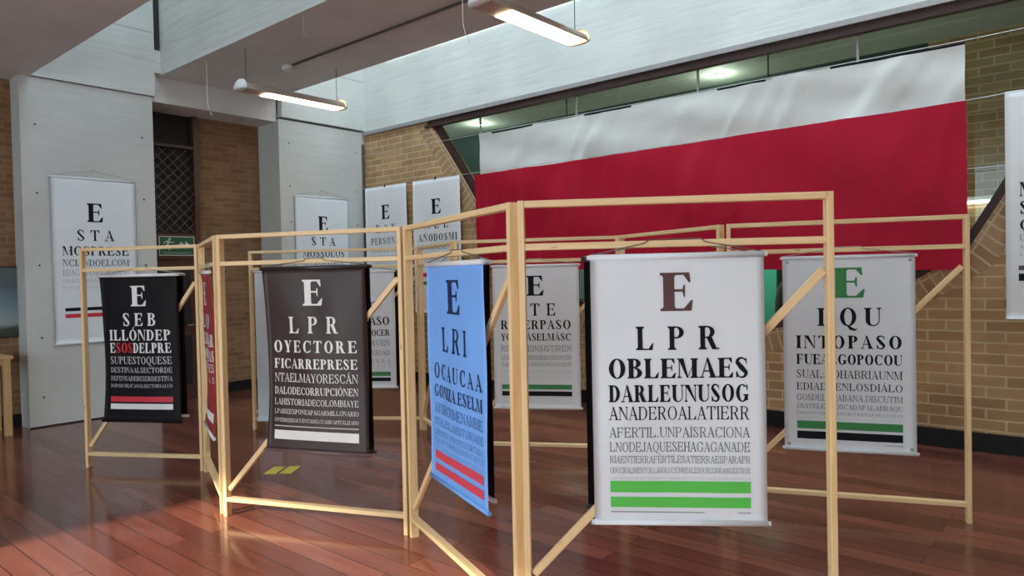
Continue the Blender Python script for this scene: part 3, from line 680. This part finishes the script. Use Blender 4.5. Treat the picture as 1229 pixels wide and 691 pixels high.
make_banner('white chart with tricolour stripes hung on the brick next to the corner', (-9.0, fy, 1.12), 0, 1.02, 2.03, M['offwhite'],
    rows_std(['E', 'RAN', 'PERSONAS', 'DELIADOLES', 'CENTESQUEIBAN', 'CAMINANDOALACASA'], wr2, [K, K, K, G1, G2, G2], [.22, .18, .16, .12, .09, .09], h1=.2, h2=.5, xa=.12, xb=.92),
    [(.70, .73, .12, .92, M['igreen']), (.765, .79, .12, .92, M['ired'])], M['offwhite'], rods=False, clips=1, wave=.006, seed=13)
make_banner('white chart with tricolour stripes hung on the brick beside the window slope', (-7.82, fy, 1.12), 0, 1.02, 2.03, M['offwhite'],
    rows_std(['E', 'NEL', 'AÑODOSMI', 'LOCHOSESENTA', 'YSEISPERSONAS', 'DESAPARECIERON'], wr2, [K, K, K, G1, G2, G2], [.24, .2, .2, .16, .09, .09], h1=.2, h2=.5, xa=.10, xb=.93),
    [(.70, .73, .12, .92, M['ired']), (.765, .79, .12, .92, M['igreen'])], M['offwhite'], rods=False, clips=1, wave=.006, seed=14)
make_banner('white chart with a black stripe cut off by the right edge of the view', (-.235, fy, 1.20), 0, 1.0, 1.95, M['offwhite'],
    rows_std(['E', 'NLA', 'MADRUGADA', 'SALIERONDE', 'CASAYNUNCA', 'DEVOLVIERON', 'AUNLOSESPERAN', 'ENSUSPUEBLOS'], [(.14, .25), (.29, .355), (.40, .462), (.485, .54), (.565, .61), (.63, .655), (.675, .69), (.71, .722)], [K, K, K, K, K, G1, G1, G2], [.22, .18, .18, .2, .2, .1, .1, .1], h1=.2, h2=.5, xa=.10, xb=.92),
    [(.765, .785, .09, .92, G1), (.80, .832, .09, .92, K)], M['offwhite'], rods=False, clips=1, wave=.005, seed=15)

# ------------------------------------------------------------------ the two big cloths in front of the window
def cloth(name, label, x0, x1, ztl, ztr, zbl, zbr, y, mat, nfold, amp, seed, sag=.0):
    b = MB(); nx, nz = 120, 30; rr = random.Random(seed)
    fo = [(rr.random(), rr.uniform(.006, .024), rr.uniform(.4, 1.), rr.uniform(-.09, -.02)) for _ in range(nfold)]
    def pt(u, v, o=0):
        zt = ztl+(ztr-ztl)*u - sag*abs(math.sin(PI*u*6))*1.0; zb = zbl+(zbr-zbl)*u
        yy = .0
        for c, w_, a, sl in fo:
            q = (u-c+sl*(1-v))/w_; yy += a*amp*math.exp(-q*q)*(.35+.65*v**.7)
        yy += amp*.35*math.sin(7*u+3*v+seed)+amp*.2*math.sin(19*u-8*v)+amp*.05*math.sin(16*v+40*u)*(math.sin(9*u)**2)
        return (x0+(x1-x0)*u, y-yy-o, zt+(zb-zt)*v)
    for o in (0, .003):
        for i in range(nx):
            for j in range(nz):
                u0, u1, v0, v1 = i/nx, (i+1)/nx, j/nz, (j+1)/nz
                P = [pt(u0, v1, o), pt(u1, v1, o), pt(u1, v0, o), pt(u0, v0, o)]
                hem = j == 0 and mat == M['flagwhite'] and (u0 > .80 or .60 < u0 < .70 or .30 < u0 < .42 or .04 < u0 < .16)
                b.face(P if o else P[::-1], M['blackcloth'] if hem else mat, None, True)
    o = b.build(name); return tag(o, label, 'flag cloth')
cloth('hanging_cloth', 'long white satin cloth strung across the window above the red one', -6.95, -1.03, 3.69, 3.66, 3.04, 3.05, YF-.04, M['flagwhite'], 20, .038, 3, .004)
cloth('hanging_cloth', 'long crimson satin cloth strung across the window below the white one', -6.96, -1.01, 3.10, 3.12, 1.76, 1.63, YF-.125, M['flagred'], 26, .060, 8, .006)
def wire(label, pts, r=.004):
    b = MB(); b.tube(pts, r, M['wire'], 6); return tag(b.build('hanging_wire'), label, 'wire')
wire('thin steel wire along the top edge of the white cloth', [(-9.6, YF-.07, 3.70), (-6.95, YF-.07, 3.69), (-4, YF-.07, 3.675), (-1.03, YF-.07, 3.665), (.9, YF-.07, 3.69), (XR, YF-.07, 3.72)])
wire('thin steel wire holding the red cloth and the wall charts', [(-9.6, fy, 3.165), (-7.3, fy, 3.145), (-4, fy, 3.12), (-1, fy, 3.13), (-.2, fy, 3.16), (XR, fy, 3.2)])
wire('lowest thin steel wire to the right of the red cloth', [(-7.9, YF-.045, 2.50), (-1, YF-.045, 2.53), (XR, YF-.045, 2.58)])

# ------------------------------------------------------------------ lamps
def lamp(label, x):
    y0, y1, z = 4.25, 5.74, 3.90
    t = empty('pendant_lamp', (x, (y0+y1)/2, z)); tag(t, label, 'lamp', 'tube pendant lamps'); h = (y1-y0)/2
    b = MB(); n = 10; wd, hh = .115, .085
    prof = [(wd*math.cos(PI*k/n), hh*math.sin(PI*k/n)) for k in range(n+1)]
    for k in range(n):
        p, q = prof[k], prof[k+1]
        b.face([(p[0], -h+.06, p[1]), (q[0], -h+.06, q[1]), (q[0], h-.05, q[1]), (p[0], h-.05, p[1])], M['lampbody'], None, True)
    b.face([(-wd, -h+.06, 0), (wd, -h+.06, 0), (wd, -h+.36, 0), (-wd, -h+.36, 0)][::-1], M['lampbody'])
    for sx in (-1, 1): b.box(sx*wd-.006, sx*wd+.006, -h+.06, h-.05, -.012, .004, M['lampbody'])
    b.build('housing', t)
    b = MB(); b.box(-wd+.008, wd-.008, -h+.36, h-.07, -.014, -.004, M['tube']); b.build('diffuser', t)
    for y, sg in ((-h+.06, -1), (h-.05, 1)):
        b = MB(); m = 5; rings = []
        for j in range(m+1):
            a = PI/2*j/m; yy = y+sg*.07*math.sin(a); r = math.cos(a)*1.14
            rings.append([(wd*r*math.cos(2*PI*k/18), yy, (hh*1.25 if k <= 9 else .02)*r*math.sin(2*PI*k/18)) for k in range(18)])
        for j in range(m):
            for k in range(18): b.face([rings[j][k], rings[j][(k+1) % 18], rings[j+1][(k+1) % 18], rings[j+1][k]], M['plastic'], None, True)
        b.build('end_cap', t)
    for y in (-h+.12, h-.1):
        b = MB(); b.tube([(0, y, hh-.005), (0, y, 4.4-z)], .004, M['conduit'], 6); b.build('suspension_wire', t)
lamp('lit tube pendant lamp on the left, in front of the corner pillar', -7.75)
lamp('lit tube pendant lamp at the top, in front of the concrete beam', -3.95)
b = MB(); b.tube([(-7.95, 5.12, 4.385), (XR, 5.12, 4.385)], .014, M['conduit'], 8); tag(b.build('conduit'), 'dark conduit running along the middle of the soffit', 'pipe')
t = empty('junction_box', (-8.05, 5.12, 4.36)); tag(t, 'white round junction box at the end of the soffit conduit', 'junction box')
b = MB(); b.tube([(0, 0, .04), (0, 0, .0), (0, 0, -.02)], [.075, .075, .06], M['plastic'], 18); b.build('body', t)
b = MB(); b.tube([(.075, 0, .02), (.11, 0, .025)], .02, M['plastic'], 10); b.build('connector', t)
for lab, x, y, z0, z1 in (('loose white string dangling from the soffit above the left lamp', -8.55, 4.3, 3.72, 4.4), ('short white string dangling from the front edge of the soffit', -6.45, 4.3, 4.19, 4.4), ('white string dangling beside the top lamp', -4.12, 4.27, 3.60, 4.4)):
    b = MB(); b.tube([(x, y, z1), (x+.005, y, z0+.2*(z1-z0)), (x+.02, y+.02, z0+.06*(z1-z0)), (x+.05, y+.03, z0)], .003, M['rodwhite'], 6); tag(b.build('string'), lab, 'string')

# ------------------------------------------------------------------ exit sign
t = empty('exit_sign', (XB+.032, 4.60, 2.045), PI/2); tag(t, 'green emergency exit sign with running figure above the dark door', 'sign')
b = MB(); b.box(-.25, .25, -.012, 0, 0, .275, M['green']); b.build('board', t)
b = MB(); y = -.0135
def sq(x0, z0, x1, z1): b.face([(x0, y, z0), (x1, y, z0), (x1, y, z1), (x0, y, z1)], M['signwhite'])
for q in ((-.25, 0, .25, .012), (-.25, .263, .25, .275), (-.25, .012, -.238, .263), (.238, .012, .25, .263)): sq(*q)
b.build('border', t)
b = MB()
def pl(pts, w_):
    for a, c in zip(pts[:-1], pts[1:]):
        for p in stroke([a, c], [w_, w_]): b.face([(q[0], y, q[1]) for q in p], M['signwhite'])
for p in ring(-.10, .232, .018, .018, .018, .018, 0, 2*PI, 12): b.face([(q[0], y, q[1]) for q in p], M['signwhite'])
pl([(-.11, .212), (-.135, .145)], .034); pl([(-.108, .205), (-.07, .18), (-.045, .195)], .014); pl([(-.118, .208), (-.165, .195), (-.18, .165)], .014)
pl([(-.132, .15), (-.10, .118), (-.11, .075)], .018); pl([(-.138, .15), (-.165, .11), (-.205, .105)], .018)
b.build('running_figure', t)
b = MB(); pl([(.02, .15), (.14, .15)], .026); b.face([(.12, y, .205), (.12, y, .095), (.20, y, .15)], M['signwhite']); pl([(.045, .19), (.09, .165)], .02); b.build('arrow', t)
b = MB()
for p, m in text_polys([('SALIDADEEMERGENCIA', M['signwhite'])], -.20, .20, .028, .024, .16): b.face([(q[0], y, q[1]) for q in p], m)
b.build('lettering', t)

# ------------------------------------------------------------------ left edge: table and picture
t = empty('wooden_table', (-9.64, 1.62, 0)); tag(t, 'light wooden table standing left of the concrete pillar', 'table')
b = MB(); b.bar((0, -.78, .87), (0, .78, .87), .50, .04, M['tablewood'], (1, 0, 0), .004); b.build('tabletop', t)
b = MB()
for x in (-.2, .2): b.bar((x, -.70, .82), (x, .70, .82), .06, .03, M['tablewood'], (0, 0, 1))
for y in (-.72, .72): b.bar((-.19, y, .82), (.19, y, .82), .06, .03, M['tablewood'], (0, 0, 1))
b.build('apron', t)
for x in (-.21, .21):
    for y in (-.72, .72):
        b = MB(); b.bar((x, y, 0), (x, y, .85), .07, .07, M['tablewood'], (1, 0, 0), .004); b.build('leg', t)
t = empty('landscape_picture', (XB2+.012, 1.85, 1.08), PI/2); tag(t, 'misty landscape picture on the brick wall above the wooden table', 'picture')
b = MB(); b.box(-.78, .78, -.012, 0, 0, .80, M['picture']); b.build('print', t)
b = MB()
for q in ((-.80, .80, -.02, .82), (0,)):
    pass
for x0, x1, z0, z1 in ((-.80, .80, -.02, 0), (-.80, .80, .80, .82), (-.80, -.78, 0, .80), (.78, .80, 0, .80)): b.box(x0, x1, -.018, 0, z0, z1, M['roddark'])
b.build('picture_frame', t)

# yellow marking on the floor
for i, lab in enumerate(('left yellow tape strip on the floor below the dark brown chart', 'right yellow tape strip on the floor below the dark brown chart')):
    b = MB(); ox, oy = .100*i, .090*i
    P = [(-5.614+ox, 3.223+oy), (-5.535+ox, 3.290+oy), (-5.675+ox, 3.475+oy), (-5.755+ox, 3.408+oy)]
    b.face([(x, y, .0025) for x, y in P], M['tape'])
    for k in range(4):
        a, c = P[k], P[(k+1) % 4]; b.face([(a[0], a[1], 0), (c[0], c[1], 0), (c[0], c[1], .0025), (a[0], a[1], .0025)], M['tape'])
    tag(b.build('tape_strip'), lab, 'floor marking', 'yellow floor tape')

# ------------------------------------------------------------------ things seen through the glass, and hidden fill globes
for lab, x, y in (('small round downlight in the hall ceiling near the window slope', -8.47, 9.15), ('small round downlight in the hall ceiling above the white cloth', -4.10, 9.2)):
    t = empty('downlight', (x, y, 4.30)); tag(t, lab, 'downlight', 'hall downlights')
    b = MB(); b.tube([(0, 0, .02), (0, 0, 0)], .075, M['plastic'], 18); b.build('bezel', t)
    b = MB(); b.tube([(0, 0, 0), (0, 0, -.006)], .055, M['down'], 18); b.build('lens', t)
    ld = bpy.data.lights.new('downlight_beam', 'POINT'); ld.energy = 12; ld.shadow_soft_size = .06; ld.color = (1, .97, .88); lo = bpy.data.objects.new('downlight_beam', ld); COL.objects.link(lo); lo.parent = t; lo.location = (0, 0, -.12)
for lab, x in (('added fill globe hidden behind the left of the red cloth', -6.2), ('added fill globe hidden behind the middle of the red cloth', -3.2)):
    t = empty('fill_globe', (x, 8.6, 2.6)); tag(t, lab, 'lamp', 'added hall fill globes')  # fill lights added out of sight to brighten the hall evenly
    b = MB(); b.tube([(0, 0, .12*math.cos(PI*k/12)) for k in range(12, -1, -1)], [max(.004, .12*math.sin(PI*k/12)) for k in range(12, -1, -1)], M['tube'], 18); b.build('globe', t)
    b = MB(); b.tube([(0, 0, .12), (0, 0, 1.72)], .01, M['conduit'], 8); b.build('stem', t)
    ld = bpy.data.lights.new('fill_globe_light', 'POINT'); ld.energy = 45; ld.shadow_soft_size = .13; ld.color = (1, .95, .86); lo = bpy.data.objects.new('fill_globe_light', ld); COL.objects.link(lo); lo.parent = t; lo.location = (0, -.0, -.2)
t = empty('fluorescent_tube', (-.9, 9.84, 2.42)); tag(t, 'lit fluorescent tube on the brick beyond the glass, right of the red cloth', 'lamp')
b = MB(); b.box(-.62, .62, -.03, .05, .0, .05, M['plastic']); b.build('fitting', t)
b = MB(); b.tube([(-.6, -.03, -.02), (.6, -.03, -.02)], .018, emis('cool_tube', (1, .96, .86), 4), 10); b.build('tube', t)
t = empty('display_board', (-3.55, 8.7, 0)); tag(t, 'bright teal board standing beyond the glass under the red cloth', 'board')
b = MB(); b.box(-.55, .38, -.02, .02, .5, 1.75, M['teal']); b.build('board', t)
for x in (-.5, .3):
    b = MB(); b.box(x-.02, x+.02, .02, .05, 0, 1.7, M['roddark']); b.build('leg', t)
t = empty('display_board', (-6.1, 8.7, 0)); tag(t, 'blue grey board beyond the glass between two white charts', 'board')
b = MB(); b.box(-.45, .45, -.02, .02, 1.2, 1.9, M['tealblue']); b.build('board', t)
for x in (-.4, .4):
    b = MB(); b.box(x-.02, x+.02, .02, .05, 0, 1.9, M['roddark']); b.build('leg', t)
t = empty('coat_stand', (-2.97, 8.5, 0)); tag(t, 'dark coat on a stand beyond the glass beside the teal board', 'coat stand')
b = MB(); b.tube([(0, 0, 0), (0, 0, 1.75)], .015, M['roddark'], 10); b.tube([(0, 0, 0), (0, 0, .025)], .17, M['roddark'], 18); b.build('stand', t)
b = MB(); n = 24; pr = [(.45, .17), (.7, .19), (1.0, .16), (1.3, .15), (1.45, .12), (1.54, .05)]
for (za, ra), (zc, rc) in zip(pr[:-1], pr[1:]):
    for k in range(n):
        f = lambda kk, r, z: (r*math.cos(2*PI*kk/n)*(1+.08*math.sin(5*2*PI*kk/n)), .6*r*math.sin(2*PI*kk/n), z)
        b.face([f(k, ra, za), f(k+1, ra, za), f(k+1, rc, zc), f(k, rc, zc)], M['curtain'], None, True)
b.build('coat', t)
